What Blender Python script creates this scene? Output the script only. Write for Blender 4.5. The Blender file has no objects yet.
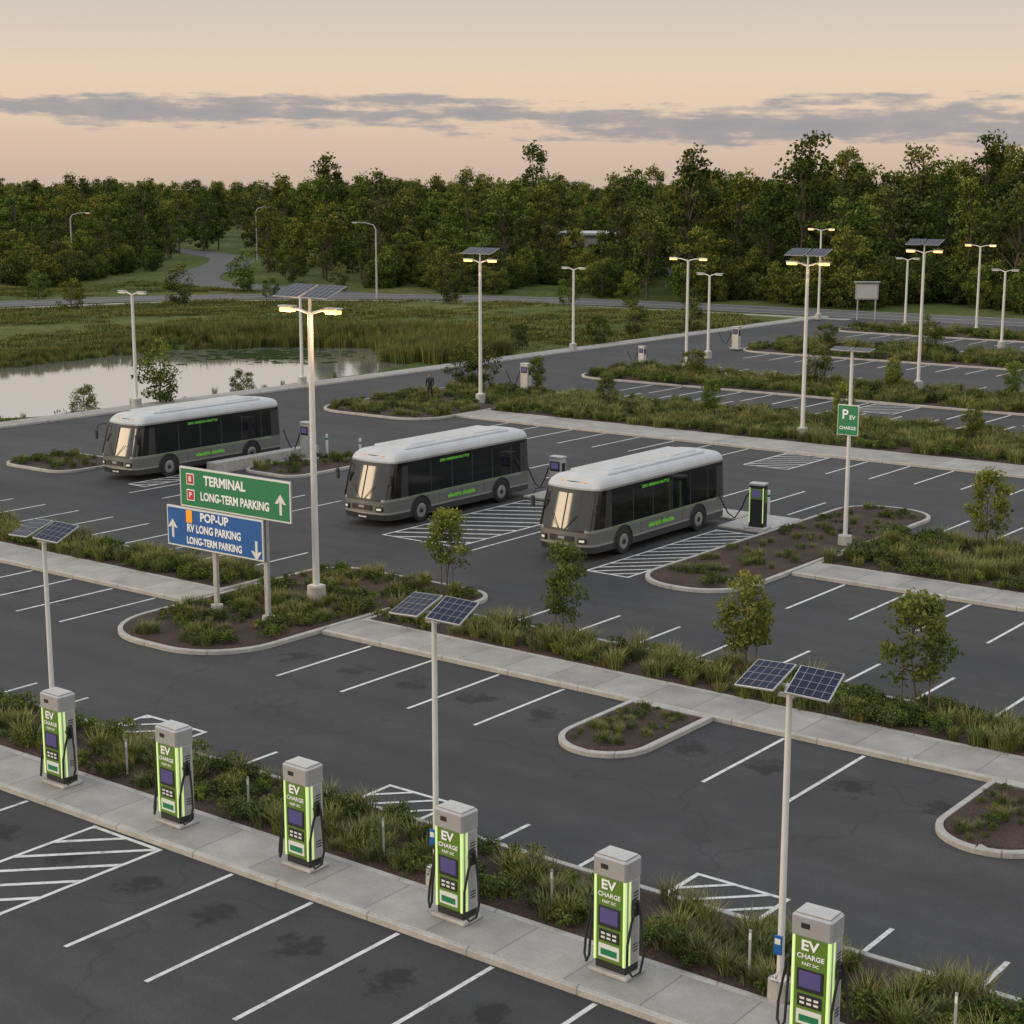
import bpy, math, random
import numpy as np
from mathutils import Matrix, Vector
R=random.Random(7)
S=bpy.context.scene
COL=S.collection
rad=math.radians
# ---------------------------------------------------------------- materials
def lk(nt,a,b): nt.links.new(a,b)
def newmat(name):
    m=bpy.data.materials.new(name);m.use_nodes=True
    nt=m.node_tree;b=nt.nodes['Principled BSDF']
    return m,nt,b
def noise(nt,vec,scale,detail=4,rough=.55):
    n=nt.nodes.new('ShaderNodeTexNoise');n.inputs['Scale'].default_value=scale
    n.inputs['Detail'].default_value=detail;n.inputs['Roughness'].default_value=rough
    if vec is not None: lk(nt,vec,n.inputs['Vector'])
    return n.outputs['Fac']
def mapped(nt,vec,sc):
    mp=nt.nodes.new('ShaderNodeMapping');mp.inputs['Scale'].default_value=sc;lk(nt,vec,mp.inputs[0]);return mp.outputs[0]
def ramp(nt,fac,stops,interp='LINEAR'):
    r=nt.nodes.new('ShaderNodeValToRGB');r.color_ramp.interpolation=interp
    e=r.color_ramp.elements
    while len(e)<len(stops): e.new(.5)
    for i,(p,c) in enumerate(stops):
        e[i].position=p
        if not hasattr(c,'__len__'): c=(c,c,c)
        e[i].color=(*c,1)
    lk(nt,fac,r.inputs['Fac']);return r.outputs['Color']
def mth(nt,op,a,b=None,c=None,clamp=False):
    n=nt.nodes.new('ShaderNodeMath');n.operation=op;n.use_clamp=clamp
    for i,v in enumerate((a,b,c)):
        if v is None: continue
        if isinstance(v,(int,float)): n.inputs[i].default_value=v
        else: lk(nt,v,n.inputs[i])
    return n.outputs[0]
def mixc(nt,fac,a,b,bt='MIX'):
    n=nt.nodes.new('ShaderNodeMix');n.data_type='RGBA';n.blend_type=bt
    for idx,v in ((0,fac),(6,a),(7,b)):
        if isinstance(v,(int,float)): n.inputs[idx].default_value=v
        elif isinstance(v,tuple): n.inputs[idx].default_value=(*v,1)
        else: lk(nt,v,n.inputs[idx])
    return n.outputs[2]
def bump(nt,b,h,strength,dist=.02):
    n=nt.nodes.new('ShaderNodeBump');n.inputs['Strength'].default_value=strength
    n.inputs['Distance'].default_value=dist
    lk(nt,h,n.inputs['Height']);lk(nt,n.outputs[0],b.inputs['Normal'])
def objco(nt):
    return nt.nodes.new('ShaderNodeTexCoord').outputs['Object']
def geopos(nt):
    return nt.nodes.new('ShaderNodeNewGeometry').outputs['Position']
def pbr(name,col,rough=.6,metal=0,ns=0,na=.15,bp=0,emis=None,es=0,spec=.5):
    m,nt,b=newmat(name)
    b.inputs['Roughness'].default_value=rough;b.inputs['Metallic'].default_value=metal
    b.inputs['Specular IOR Level'].default_value=spec
    if ns:
        f=noise(nt,objco(nt),ns,3)
        c=mixc(nt,1.0,col,ramp(nt,f,[(.3,1-na),(.7,1+na)]),'MULTIPLY')
        lk(nt,c,b.inputs['Base Color'])
        if bp: bump(nt,b,f,bp)
    else: b.inputs['Base Color'].default_value=(*col,1)
    if emis:
        b.inputs['Emission Color'].default_value=(*emis,1);b.inputs['Emission Strength'].default_value=es
        m.cycles.emission_sampling='NONE'
    return m
M={}
M['steel_white']=pbr('painted_pole',(.70,.69,.66),.4,.0,3,.06)
M['silver']=pbr('silver_metal',(.46,.46,.46),.4,.35,4,.08)
M['cab']=pbr('cabinet_grey',(.50,.50,.48),.45,.1,5,.08)
M['dark']=pbr('dark_plastic',(.02,.02,.022),.5)
M['rubber']=pbr('rubber',(.018,.018,.018),.75)
M['conc']=pbr('cast_concrete',(.43,.415,.385),.9,0,4,.18,.3)
M['green']=pbr('charger_green',(.12,.23,.03),.4,0,3,.08)
M['neon']=pbr('led_green',(.55,.8,.25),.5,0,emis=(.80,1.0,.45),es=.45)
M['screen']=pbr('screen',(.02,.02,.05),.2,0,emis=(.16,.12,.30),es=.45)
M['label']=pbr('label_white',(.75,.78,.72),.5)
M['textw']=pbr('lettering_white',(.85,.85,.85),.5,emis=(.8,.85,.8),es=.10)
M['textg']=pbr('lettering_green',(.14,.5,.04),.5,emis=(.2,.7,.08),es=.16)
M['red']=pbr('red_sign',(.5,.03,.02),.5)
M['signgreen']=pbr('sign_green',(.012,.21,.085),.4,0,2,.06)
M['signblue']=pbr('sign_blue',(.008,.11,.38),.4,0,2,.06)
M['signgrey']=pbr('sign_grey',(.35,.36,.37),.5,0,2,.1)
M['galv']=pbr('galvanised',(.42,.42,.42),.5,.3,6,.12)
M['pv']=pbr('solar_cell',(.006,.010,.034),.32,0,2,.15,spec=.22)
M['lampwarm']=pbr('lamp_warm',(1,.7,.4),.5,0,emis=(1,.44,.13),es=2.6)
M['lampoff']=pbr('lamp_lens',(.75,.72,.65),.3,0,emis=(1,.85,.6),es=.35)
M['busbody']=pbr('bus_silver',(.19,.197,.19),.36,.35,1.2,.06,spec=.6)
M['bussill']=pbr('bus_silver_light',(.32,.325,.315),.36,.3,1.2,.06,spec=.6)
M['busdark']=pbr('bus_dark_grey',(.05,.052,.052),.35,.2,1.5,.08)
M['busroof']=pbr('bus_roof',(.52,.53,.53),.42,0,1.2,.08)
M['chrome']=pbr('wheel_metal',(.5,.5,.5),.3,.9)
M['headl']=pbr('headlight',(.75,.7,.6),.2,0,emis=(1,.85,.6),es=.25)
M['amber']=pbr('amber',(.8,.3,.02),.3,0,emis=(1,.4,.05),es=.3)
M['bark']=pbr('bark',(.10,.08,.06),.9)
M['stake']=pbr('stake_wood',(.14,.10,.065),.9)
M['skin']=pbr('skin',(.38,.22,.15),.6)
M['jacket']=pbr('dark_jacket',(.02,.022,.03),.85,0,12,.2)
M['trousers']=pbr('dark_trousers',(.03,.03,.035),.85,0,12,.2)
M['hair']=pbr('hair',(.02,.014,.01),.7)
def kerbmat():
    m,nt,b=newmat('kerb_concrete');g=geopos(nt)
    sep=nt.nodes.new('ShaderNodeSeparateXYZ');lk(nt,g,sep.inputs[0])
    fx=mth(nt,'FRACT',mth(nt,'DIVIDE',mth(nt,'ADD',sep.outputs[0],mth(nt,'MULTIPLY',sep.outputs[1],.37)),2.4))
    j=ramp(nt,mth(nt,'ABSOLUTE',mth(nt,'SUBTRACT',fx,.5)),[(.488,0),(.496,1)])
    c=ramp(nt,noise(nt,g,1.6,4,.65),[(.25,(.36,.342,.312)),(.75,(.52,.50,.46))])
    c=mixc(nt,1,c,ramp(nt,noise(nt,g,18,2,.7),[(.3,.86),(.7,1.08)]),'MULTIPLY')
    c=mixc(nt,mth(nt,'MULTIPLY',j,.6),c,(.12,.115,.11))
    lk(nt,c,b.inputs['Base Color']);b.inputs['Roughness'].default_value=.9;return m
M['kerb']=kerbmat()
def glassmat(name,col,rough,spec,ior):
    m,nt,b=newmat(name)
    b.inputs['Base Color'].default_value=(*col,1);b.inputs['Roughness'].default_value=rough
    b.inputs['Specular IOR Level'].default_value=spec;b.inputs['IOR'].default_value=ior
    return m
M['glass']=glassmat('bus_window_glass',(.008,.009,.010),.08,.6,1.5)
M['wind']=glassmat('windshield_glass',(.014,.014,.014),.10,.6,1.62)
def asphalt():
    m,nt,b=newmat('asphalt')
    g=geopos(nt)
    n1=noise(nt,g,.12,4,.6);n2=noise(nt,g,1.3,4,.65);n3=noise(nt,g,40,1,.7)
    c=ramp(nt,n1,[(.3,(.033,.0335,.0355)),(.7,(.059,.0585,.0585))])
    c=mixc(nt,1,c,ramp(nt,n2,[(.25,.70),(.75,1.24)]),'MULTIPLY')
    c=mixc(nt,1,c,ramp(nt,n3,[(.3,.7),(.7,1.35)]),'MULTIPLY')
    # wheel-worn streaks along the driving lanes
    c=mixc(nt,1,c,ramp(nt,noise(nt,mapped(nt,g,(.05,.8,1)),1.0,3,.6),[(.3,.84),(.7,1.16)]),'MULTIPLY')
    sep=nt.nodes.new('ShaderNodeSeparateXYZ');lk(nt,g,sep.inputs[0])
    sn=mth(nt,'MULTIPLY',mth(nt,'SUBTRACT',noise(nt,g,2.1,3,.7),.5),3.6)
    def stain(y0,off,rx,ry):
        px=mth(nt,'FRACT',mth(nt,'DIVIDE',mth(nt,'ADD',sep.outputs[0],off),2.2))
        dx=mth(nt,'MULTIPLY',mth(nt,'SUBTRACT',px,.5),2.2/rx)
        dy=mth(nt,'DIVIDE',mth(nt,'SUBTRACT',sep.outputs[1],y0),ry)
        d=mth(nt,'SQRT',mth(nt,'ADD',mth(nt,'MULTIPLY',dx,dx),mth(nt,'MULTIPLY',dy,dy)))
        return ramp(nt,mth(nt,'ADD',d,sn),[(.4,1),(1.0,0)])
    s=mixc(nt,1,stain(19.9,23.5,.5,.5),stain(33.4,30.2,.55,.6),'LIGHTEN')
    c=mixc(nt,mth(nt,'MULTIPLY',s,.8),c,(.010,.010,.010))
    v=nt.nodes.new('ShaderNodeTexVoronoi');v.feature='DISTANCE_TO_EDGE';v.inputs['Scale'].default_value=.11
    w=nt.nodes.new('ShaderNodeTexNoise');w.inputs['Scale'].default_value=.6;w.inputs['Detail'].default_value=2;lk(nt,g,w.inputs['Vector'])
    vv=nt.nodes.new('ShaderNodeVectorMath');vv.operation='ADD';lk(nt,g,vv.inputs[0]);
    sc=nt.nodes.new('ShaderNodeVectorMath');sc.operation='SCALE';lk(nt,w.outputs['Color'],sc.inputs[0]);sc.inputs['Scale'].default_value=2.5
    lk(nt,sc.outputs[0],vv.inputs[1]);lk(nt,vv.outputs[0],v.inputs['Vector'])
    cr=ramp(nt,v.outputs['Distance'],[(.002,1),(.006,0)])
    c=mixc(nt,mth(nt,'MULTIPLY',cr,.4),c,(.018,.018,.019))
    lk(nt,c,b.inputs['Base Color'])
    lk(nt,ramp(nt,n2,[(.2,.66),(.8,.9)]),b.inputs['Roughness'])
    b.inputs['Specular IOR Level'].default_value=.4
    return m
M['asphalt']=asphalt()
def road():
    m,nt,b=newmat('road_asphalt');g=geopos(nt)
    c=ramp(nt,noise(nt,g,.3,3),[(.3,(.085,.083,.082)),(.7,(.12,.115,.11))])
    lk(nt,c,b.inputs['Base Color']);b.inputs['Roughness'].default_value=.85
    return m
M['road']=road()
def paint():
    m,nt,b=newmat('road_paint');g=geopos(nt)
    n=noise(nt,g,5,5,.75);n2=noise(nt,g,.35,2)
    f=mth(nt,'ADD',n,mth(nt,'MULTIPLY',n2,.35))
    c=ramp(nt,f,[(.46,(.16,.16,.158)),(.56,(.50,.50,.48)),(.75,(.70,.70,.68))])
    lk(nt,c,b.inputs['Base Color']);b.inputs['Roughness'].default_value=.7
    return m
M['paint']=paint()
def sidewalk():
    m,nt,b=newmat('sidewalk_concrete');g=geopos(nt)
    sep=nt.nodes.new('ShaderNodeSeparateXYZ');lk(nt,g,sep.inputs[0])
    cell=mth(nt,'DIVIDE',sep.outputs[0],1.55)
    fx=mth(nt,'FRACT',cell)
    j=ramp(nt,mth(nt,'ABSOLUTE',mth(nt,'SUBTRACT',fx,.5)),[(.485,0),(.494,1)])
    wn=nt.nodes.new('ShaderNodeTexWhiteNoise');wn.noise_dimensions='1D';lk(nt,mth(nt,'FLOOR',cell),wn.inputs['W'])
    c=ramp(nt,noise(nt,g,1.1,5,.65),[(.25,(.28,.265,.242)),(.75,(.44,.42,.388))])
    c=mixc(nt,1,c,ramp(nt,wn.outputs['Value'],[(0,.88),(1,1.06)]),'MULTIPLY')
    c=mixc(nt,1,c,ramp(nt,noise(nt,g,22,2,.7),[(.3,.87),(.7,1.08)]),'MULTIPLY')
    c=mixc(nt,mth(nt,'MULTIPLY',j,.6),c,(.12,.115,.11))
    lk(nt,c,b.inputs['Base Color']);b.inputs['Roughness'].default_value=.88
    return m
M['walk']=sidewalk()
def mulch():
    m,nt,b=newmat('mulch');g=geopos(nt)
    n=noise(nt,g,14,4,.75);n2=noise(nt,g,.9,2)
    c=ramp(nt,n,[(.3,(.022,.015,.011)),(.55,(.070,.045,.032)),(.75,(.14,.095,.068))])
    c=mixc(nt,1,c,ramp(nt,n2,[(.3,.7),(.7,1.2)]),'MULTIPLY')
    lk(nt,c,b.inputs['Base Color']);b.inputs['Roughness'].default_value=.95
    bump(nt,b,n,1,.05);return m
M['mulch']=mulch()
def grass():
    m,nt,b=newmat('meadow_grass');g=geopos(nt)
    n=noise(nt,g,.045,4,.6);n2=noise(nt,g,1.1,5,.7)
    c=ramp(nt,n,[(.3,(.055,.08,.022)),(.5,(.095,.115,.034)),(.7,(.145,.145,.052))])
    c=mixc(nt,1,c,ramp(nt,n2,[(.25,.42),(.75,1.5)]),'MULTIPLY')
    lk(nt,c,b.inputs['Base Color']);b.inputs['Roughness'].default_value=1.0;b.inputs['Specular IOR Level'].default_value=.08
    return m
M['grass']=grass()
def water():
    m,nt,b=newmat('pond_water');g=geopos(nt)
    b.inputs['Base Color'].default_value=(.62,.6,.56,1);b.inputs['Roughness'].default_value=.05;b.inputs['Metallic'].default_value=.75
    b.inputs['IOR'].default_value=1.6
    bump(nt,b,noise(nt,g,1.2,2),.03,.05);return m
M['water']=water()
def leafmat(name,dark,mid,light,trans=.2,hv=.3):
    m=bpy.data.materials.new(name);m.use_nodes=True;nt=m.node_tree;nt.nodes.clear()
    out=nt.nodes.new('ShaderNodeOutputMaterial')
    at=nt.nodes.new('ShaderNodeAttribute');at.attribute_name='tint'
    oi=nt.nodes.new('ShaderNodeObjectInfo')
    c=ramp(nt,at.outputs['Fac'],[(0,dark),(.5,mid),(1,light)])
    c=mixc(nt,1,c,ramp(nt,oi.outputs['Random'],[(0,(1-hv,1-hv*.8,1-hv)),(.35,(1,1,1)),(.6,(1+hv*.9,1+hv*.65,.95)),(.8,(1+hv*.3,1+hv*.6,.9)),(1,(.7,.9,.75))]),'MULTIPLY')
    d=nt.nodes.new('ShaderNodeBsdfDiffuse');lk(nt,c,d.inputs[0])
    if trans:
        t=nt.nodes.new('ShaderNodeBsdfTranslucent');mx=nt.nodes.new('ShaderNodeMixShader')
        lk(nt,c,t.inputs[0]);mx.inputs[0].default_value=trans
        lk(nt,d.outputs[0],mx.inputs[1]);lk(nt,t.outputs[0],mx.inputs[2]);lk(nt,mx.outputs[0],out.inputs[0])
    else: lk(nt,d.outputs[0],out.inputs[0])
    return m
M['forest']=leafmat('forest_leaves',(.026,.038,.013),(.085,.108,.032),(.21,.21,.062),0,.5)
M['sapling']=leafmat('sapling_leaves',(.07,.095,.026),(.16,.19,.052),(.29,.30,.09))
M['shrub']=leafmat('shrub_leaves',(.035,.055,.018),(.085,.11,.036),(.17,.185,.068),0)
M['ograss']=leafmat('ornamental_grass',(.07,.084,.026),(.17,.18,.068),(.32,.30,.15),0)
M['reed']=leafmat('reed_blades',(.06,.072,.022),(.13,.14,.046),(.25,.225,.095),0)
# ---------------------------------------------------------------- mesh builder
class MB:
    def __init__(s): s.v=[];s.f=[];s.m=[];s.mats=[];s.T=Matrix.Identity(4);s.sm=[]
    def mi(s,k):
        if k not in s.mats: s.mats.append(k)
        return s.mats.index(k)
    def add(s,vs,fs,k,smooth=False):
        o=len(s.v);i=s.mi(k)
        for p in vs: s.v.append(tuple(s.T@Vector(p)))
        for f in fs: s.f.append([o+a for a in f]);s.m.append(i);s.sm.append(smooth)
    def box(s,c,d,k,rot=None,bev=0):
        x,y,z=d[0]/2,d[1]/2,d[2]/2
        if bev:
            b=min(bev,x*.9,y*.9,z*.9);vs=[];
            idx={}
            for sx in(-1,1):
                for sy in(-1,1):
                    for sz in(-1,1):
                        idx[(sx,sy,sz,0)]=len(vs);vs.append((sx*x,sy*(y-b),sz*(z-b)))
                        idx[(sx,sy,sz,1)]=len(vs);vs.append((sx*(x-b),sy*y,sz*(z-b)))
                        idx[(sx,sy,sz,2)]=len(vs);vs.append((sx*(x-b),sy*(y-b),sz*z))
            fs=[]
            for sg in(-1,1):
                q=[(-1,-1),(1,-1),(1,1),(-1,1)]
                a=[idx[(sg,p,r,0)] for p,r in q];fs.append(a if sg>0 else a[::-1])
                a=[idx[(p,sg,r,1)] for p,r in q];fs.append(a if sg<0 else a[::-1])
                a=[idx[(p,r,sg,2)] for p,r in q];fs.append(a if sg>0 else a[::-1])
            for a in(-1,1):
                for c2 in(-1,1):
                    for (A,B,mk) in ((0,1,lambda t:(a,c2,t)),(0,2,lambda t:(a,t,c2)),(1,2,lambda t:(t,a,c2))):
                        p=mk(-1);q=mk(1)
                        fs.append([idx[(*p,A)],idx[(*q,A)],idx[(*q,B)],idx[(*p,B)]])
            for sx in(-1,1):
                for sy in(-1,1):
                    for sz in(-1,1): fs.append([idx[(sx,sy,sz,t)] for t in range(3)])
        else:
            vs=[(-x,-y,-z),(x,-y,-z),(x,y,-z),(-x,y,-z),(-x,-y,z),(x,-y,z),(x,y,z),(-x,y,z)]
            fs=[(0,3,2,1),(4,5,6,7),(0,1,5,4),(1,2,6,5),(2,3,7,6),(3,0,4,7)]
        if rot is not None: vs=[rot@Vector(p) for p in vs]
        vs=[(p[0]+c[0],p[1]+c[1],p[2]+c[2]) for p in vs]
        s.add(vs,fs,k)
    def tube(s,path,r,k,n=8,cap=True):
        P=[Vector(p) for p in path];vs=[];fs=[]
        if not hasattr(r,'__len__'): r=[r]*len(P)
        for i,p in enumerate(P):
            d=(P[min(i+1,len(P)-1)]-P[max(i-1,0)])
            if d.length<1e-9:d=Vector((0,0,1))
            d.normalize();u=d.cross(Vector((0,1,0)) if abs(d.y)<.9 else Vector((1,0,0))).normalized();w=d.cross(u)
            for j in range(n):
                a=2*math.pi*j/n;vs.append(p+(u*math.cos(a)+w*math.sin(a))*r[i])
        for i in range(len(P)-1):
            for j in range(n):
                fs.append((i*n+j,i*n+(j+1)%n,(i+1)*n+(j+1)%n,(i+1)*n+j))
        s.add(vs,fs,k,True)
        if cap: s.add(vs[:n],[list(range(n))],k);s.add(vs[-n:],[list(range(n))[::-1]],k)
    def cyl(s,p0,p1,r0,r1,k,n=16): s.tube([p0,p1],[r0,r1],k,n)
    def poly(s,pts,z,k):
        s.add([(p[0],p[1],z) for p in pts],[list(range(len(pts)))],k)
    def obj(s,name,parent=None,link=True,recalc=True):
        me=bpy.data.meshes.new(name);me.from_pydata(s.v,[],s.f)
        for k in s.mats: me.materials.append(M[k])
        me.polygons.foreach_set('material_index',s.m);me.polygons.foreach_set('use_smooth',s.sm)
        me.update()
        if recalc:
            import bmesh
            bm=bmesh.new();bm.from_mesh(me);bmesh.ops.recalc_face_normals(bm,faces=bm.faces);bm.to_mesh(me);bm.free()
        o=bpy.data.objects.new(name,me)
        if link: COL.objects.link(o)
        if parent: o.parent=parent
        return o
def empty(name,loc=(0,0,0),rz=0):
    e=bpy.data.objects.new(name,None);e.location=loc;e.rotation_euler=(0,0,rz);COL.objects.link(e);return e
def place(name,me,loc,rz=0,sc=1,parent=None):
    o=bpy.data.objects.new(name,me);o.location=loc;o.rotation_euler=(0,0,rz);o.scale=(sc,)*3 if not hasattr(sc,'__len__') else sc
    COL.objects.link(o)
    if parent:o.parent=parent
    return o
def text(body,size,loc,k,parent,rot=(math.pi/2,0,0),align='CENTER',name='lettering',sx=1,bold=.018):
    c=bpy.data.curves.new(name,'FONT');c.body=body;c.size=size;c.align_x=align;c.align_y='CENTER';c.extrude=.002;c.offset=size*bold
    c.resolution_u=3
    c.materials.append(M[k]);o=bpy.data.objects.new(name,c);o.location=loc;o.rotation_euler=rot;o.scale=(sx,1,1);COL.objects.link(o);o.parent=parent
    return o
# ---------------------------------------------------------------- ground sheet
def hn(x,y): return math.sin(x*.06+1.3)*math.cos(y*.05)+.5*math.sin(x*.13+y*.11)
PC=[(-83.4,60),(-82.4,70),(-82.6,80),(-83.4,91),(-88,101),(-96,107),(-105,101),(-108,92),(-108,83),(-107,72),(-118,58),(-112,44),(-90,44)]
def inpoly(x,y,P):
    c=False;n=len(P);j=n-1
    for i in range(n):
        if (P[i][1]>y)!=(P[j][1]>y) and x<(P[j][0]-P[i][0])*(y-P[i][1])/(P[j][1]-P[i][1])+P[i][0]: c=not c
        j=i
    return c
def pdist(x,y,P):
    d=1e9
    for i in range(len(P)):
        ax,ay=P[i];bx,by=P[(i+1)%len(P)];dx,dy=bx-ax,by-ay
        t=max(0,min(1,((x-ax)*dx+(y-ay)*dy)/(dx*dx+dy*dy)));d=min(d,math.hypot(x-ax-t*dx,y-ay-t*dy))
    return d
def gz(x,y):
    far=max(0,min(1,(-81.5-x)/6))
    z=-.06
    if x<-81: z=.04+far*(.14+.2*hn(x,y))
    if -130<x<-78 and 35<y<120:
        d=pdist(x,y,PC)*(1 if not inpoly(x,y,PC) else -1)
        d+=.5*math.sin(x*.9)+.4*math.sin(y*1.1)
        if d<1.6:
            t=max(0,min(1,(1.6-d)/3.2));z=z*(1-t)+(-.8)*t
    return z
ROAD1=[(90,163),(-77,163),(-112,161.5),(-130,157.5),(-145,149),(-157,136),(-164,118),(-172,90),(-185,40)]
ROAD2=[(-140,153),(-160,157),(-178,160),(-196,175),(-214,198),(-240,222),(-280,240)]
def rdist(x,y,P):
    d=1e9
    for i in range(len(P)-1):
        ax,ay=P[i];bx,by=P[i+1];dx,dy=bx-ax,by-ay
        t=max(0,min(1,((x-ax)*dx+(y-ay)*dy)/(dx*dx+dy*dy)));d=min(d,math.hypot(x-ax-t*dx,y-ay-t*dy))
    return d
def gzz(x,y):
    z=gz(x,y)
    if x<100 and y>30 and y<260:
        d=min(rdist(x,y,ROAD1),rdist(x,y,ROAD2))
        if d<9:
            t=max(0,min(1,(9-d)/3));z=z*(1-t)+(-.06)*t
    return z
xs=[-3000,-1500,-800,-500,-400,-340]+list(np.arange(-300,-130,5))+list(np.arange(-130,-76,1.0))+[-70,-40,0,40,100,200,400,1000,2500]
ys=[-1500,-500,-100,0,20,30]+list(np.arange(36,120,1.0))+list(np.arange(120,262,4))+[280,320,400,600,1000,2000,4000]
vs=[(x,y,gzz(x,y)) for y in ys for x in xs];nx=len(xs)
fs=[(j*nx+i,j*nx+i+1,(j+1)*nx+i+1,(j+1)*nx+i) for j in range(len(ys)-1) for i in range(nx-1)]
mb=MB();mb.add(vs,fs,'grass',True);mb.obj('ground',recalc=False)
WZ=-.16
mb=MB();mb.poly([(-124,38),(-80.7,38),(-80.7,112),(-124,112)],WZ,'water');mb.obj('pond_water',recalc=False)
def ribbon(mb,P,w,z,k,sub=8):
    Q=[]
    for i in range(len(P)-1):
        p0=P[max(i-1,0)];p1=P[i];p2=P[i+1];p3=P[min(i+2,len(P)-1)]
        for j in range(sub):
            t=j/sub
            Q.append(tuple(.5*(2*p1[a]+(p2[a]-p0[a])*t+(2*p0[a]-5*p1[a]+4*p2[a]-p3[a])*t*t+(3*p1[a]-p0[a]-3*p2[a]+p3[a])*t**3) for a in(0,1)))
    Q.append(P[-1]);L=[];
    for i,p in enumerate(Q):
        a=Q[max(i-1,0)];b=Q[min(i+1,len(Q)-1)];dx,dy=b[0]-a[0],b[1]-a[1];l=math.hypot(dx,dy)
        nx_,ny=-dy/l,dx/l
        if isinstance(w,tuple): L+= [(p[0]+nx_*w[0],p[1]+ny*w[0],z),(p[0]+nx_*w[1],p[1]+ny*w[1],z)]
        else: L+= [(p[0]+nx_*w/2,p[1]+ny*w/2,z),(p[0]-nx_*w/2,p[1]-ny*w/2,z)]
    mb.add(L,[(2*i,2*i+1,2*i+3,2*i+2) for i in range(len(Q)-1)],k)
mb=MB();ribbon(mb,ROAD1,9,.0,'road');mb.obj('road',recalc=False)
mb=MB();ribbon(mb,ROAD2,8,-.006,'road');mb.obj('road',recalc=False)
mb=MB()
ribbon(mb,ROAD1,(4.3,4.15),.006,'paint');ribbon(mb,ROAD1,(-4.15,-4.3),.006,'paint');ribbon(mb,ROAD1,(.12,-.02),.006,'paint')
mb.obj('road_markings',recalc=False)
mb=MB();ribbon(mb,ROAD1[1:],(8.0,6.2),.012,'walk');mb.obj('roadside_path',recalc=False)
mb=MB();mb.poly([(-79.6,-40),(70,-40),(70,158.4),(-79.6,158.4)],0.004,'asphalt');mb.obj('parking_lot_asphalt',recalc=False)
# ---------------------------------------------------------------- pavements, kerbs, planters
def slab(mb,x0,x1,y0,y1,z0,z1,k): mb.box(((x0+x1)/2,(y0+y1)/2,(z0+z1)/2),(x1-x0,y1-y0,z1-z0),k,bev=.015)
def sidewalk_obj(x0,x1,y0,y1):
    mb=MB();slab(mb,x0,x1,y0,y1,-.05,.135,'walk')
    slab(mb,x0,x1,y0-.16,y0-.004,-.05,.128,'kerb');mb.obj('sidewalk')
sidewalk_obj(-78,40,21.6,22.95)
sidewalk_obj(-78,-40.9,35.75,37.3)
sidewalk_obj(-34.75,40,35.75,37.3)
sidewalk_obj(-27.1,40,51.45,53.15)
sidewalk_obj(-62.4,40,75.7,78.3)
mb=MB();slab(mb,-81.2,-79.76,20,157,-.05,.135,'walk');slab(mb,-79.75,-79.6,20,157,-.05,.128,'kerb');mb.obj('sidewalk')
def rpoly(pts):
    out=[];n=len(pts)
    for i in range(n):
        x,y,r=pts[i];px,py,_=pts[i-1];qx,qy,_=pts[(i+1)%n]
        if r<=0: out.append((x,y));continue
        d0=Vector((px-x,py-y)).normalized();d1=Vector((qx-x,qy-y)).normalized()
        ang=d0.angle(d1);t=r/math.tan(ang/2);c=Vector((x,y))+(d0+d1).normalized()*(r/math.sin(ang/2))
        a=Vector((x,y))+d0*t-c;b=Vector((x,y))+d1*t-c
        a0=math.atan2(a.y,a.x);a1=math.atan2(b.y,b.x);da=(a1-a0+math.pi)%(2*math.pi)-math.pi
        for k in range(9): 
            aa=a0+da*k/8;out.append((c.x+r*math.cos(aa),c.y+r*math.sin(aa)))
    return out
def inset(P,w):
    n=len(P);out=[]
    for i in range(n):
        a=Vector(P[i-1]);p=Vector(P[i]);b=Vector(P[(i+1)%n])
        d0=(p-a).normalized();d1=(b-p).normalized()
        n0=Vector((-d0.y,d0.x));n1=Vector((-d1.y,d1.x));m=(n0+n1).normalized();q=max(.5,m.dot(n0))
        out.append(tuple(p+m*(w/q)))
    return out
def planter(pts,soil='mulch',kw=.16,h=.13):
    P=rpoly(pts);I=inset(P,kw);O2=inset(P,.02);mb=MB();n=len(P)
    ring=lambda A,za,B,zb,k:mb.add([(p[0],p[1],za) for p in A]+[(p[0],p[1],zb) for p in B],[(i,(i+1)%n,n+(i+1)%n,n+i) for i in range(n)],k)
    ring(P,-.02,P,h-.02,'kerb');ring(P,h-.02,O2,h,'kerb');ring(O2,h,I,h,'kerb');ring(I,h,I,h-.03,'kerb')
    I2=inset(P,kw+.13)
    ring(I,h-.03,I2,h+.015,soil);mb.poly(I2,h+.015,soil)
    mb.obj('planting_bed');return I
b1=planter([(-78,22.955,0),(40,22.955,0),(40,25.72,0),(-78,25.72,0)])
b2a=planter([(-78,37.305,0),(-41.1,37.305,0),(-41.1,40.0,.8),(-78,40.0,0)])
b2b=planter([(-34.7,37.305,0),(40,37.305,0),(40,40.0,0),(-34.7,40.0,0)])
isl1=planter([(-40.75,31.4,2.4),(-34.85,31.4,2.3),(-34.85,40.05,.0),(-33.2,40.05,.5),(-33.2,42.6,1.2),(-40.9,42.6,1.6)])
isr2=planter([(-23.4,31.4,1.3),(-20.9,31.4,1.2),(-20.9,35.56,.0),(-23.4,35.56,.0)])
isr3=planter([(-13.5,31.4,1.3),(-10.9,31.4,1.3),(-10.9,35.56,.0),(-13.5,35.56,.0)])
isr1=planter([(-31.3,47,1.9),(-27.2,47,1.9),(-27.2,64.8,1.9),(-31.3,64.8,1.9)])
b3=planter([(-27.15,53.16,0),(40,53.16,0),(40,60,0),(-27.15,60,0)])
isL=planter([(-69.5,48.7,1.2),(-64.4,48.7,1.2),(-64.4,53,1.5),(-69.5,53,1.5)])
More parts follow.
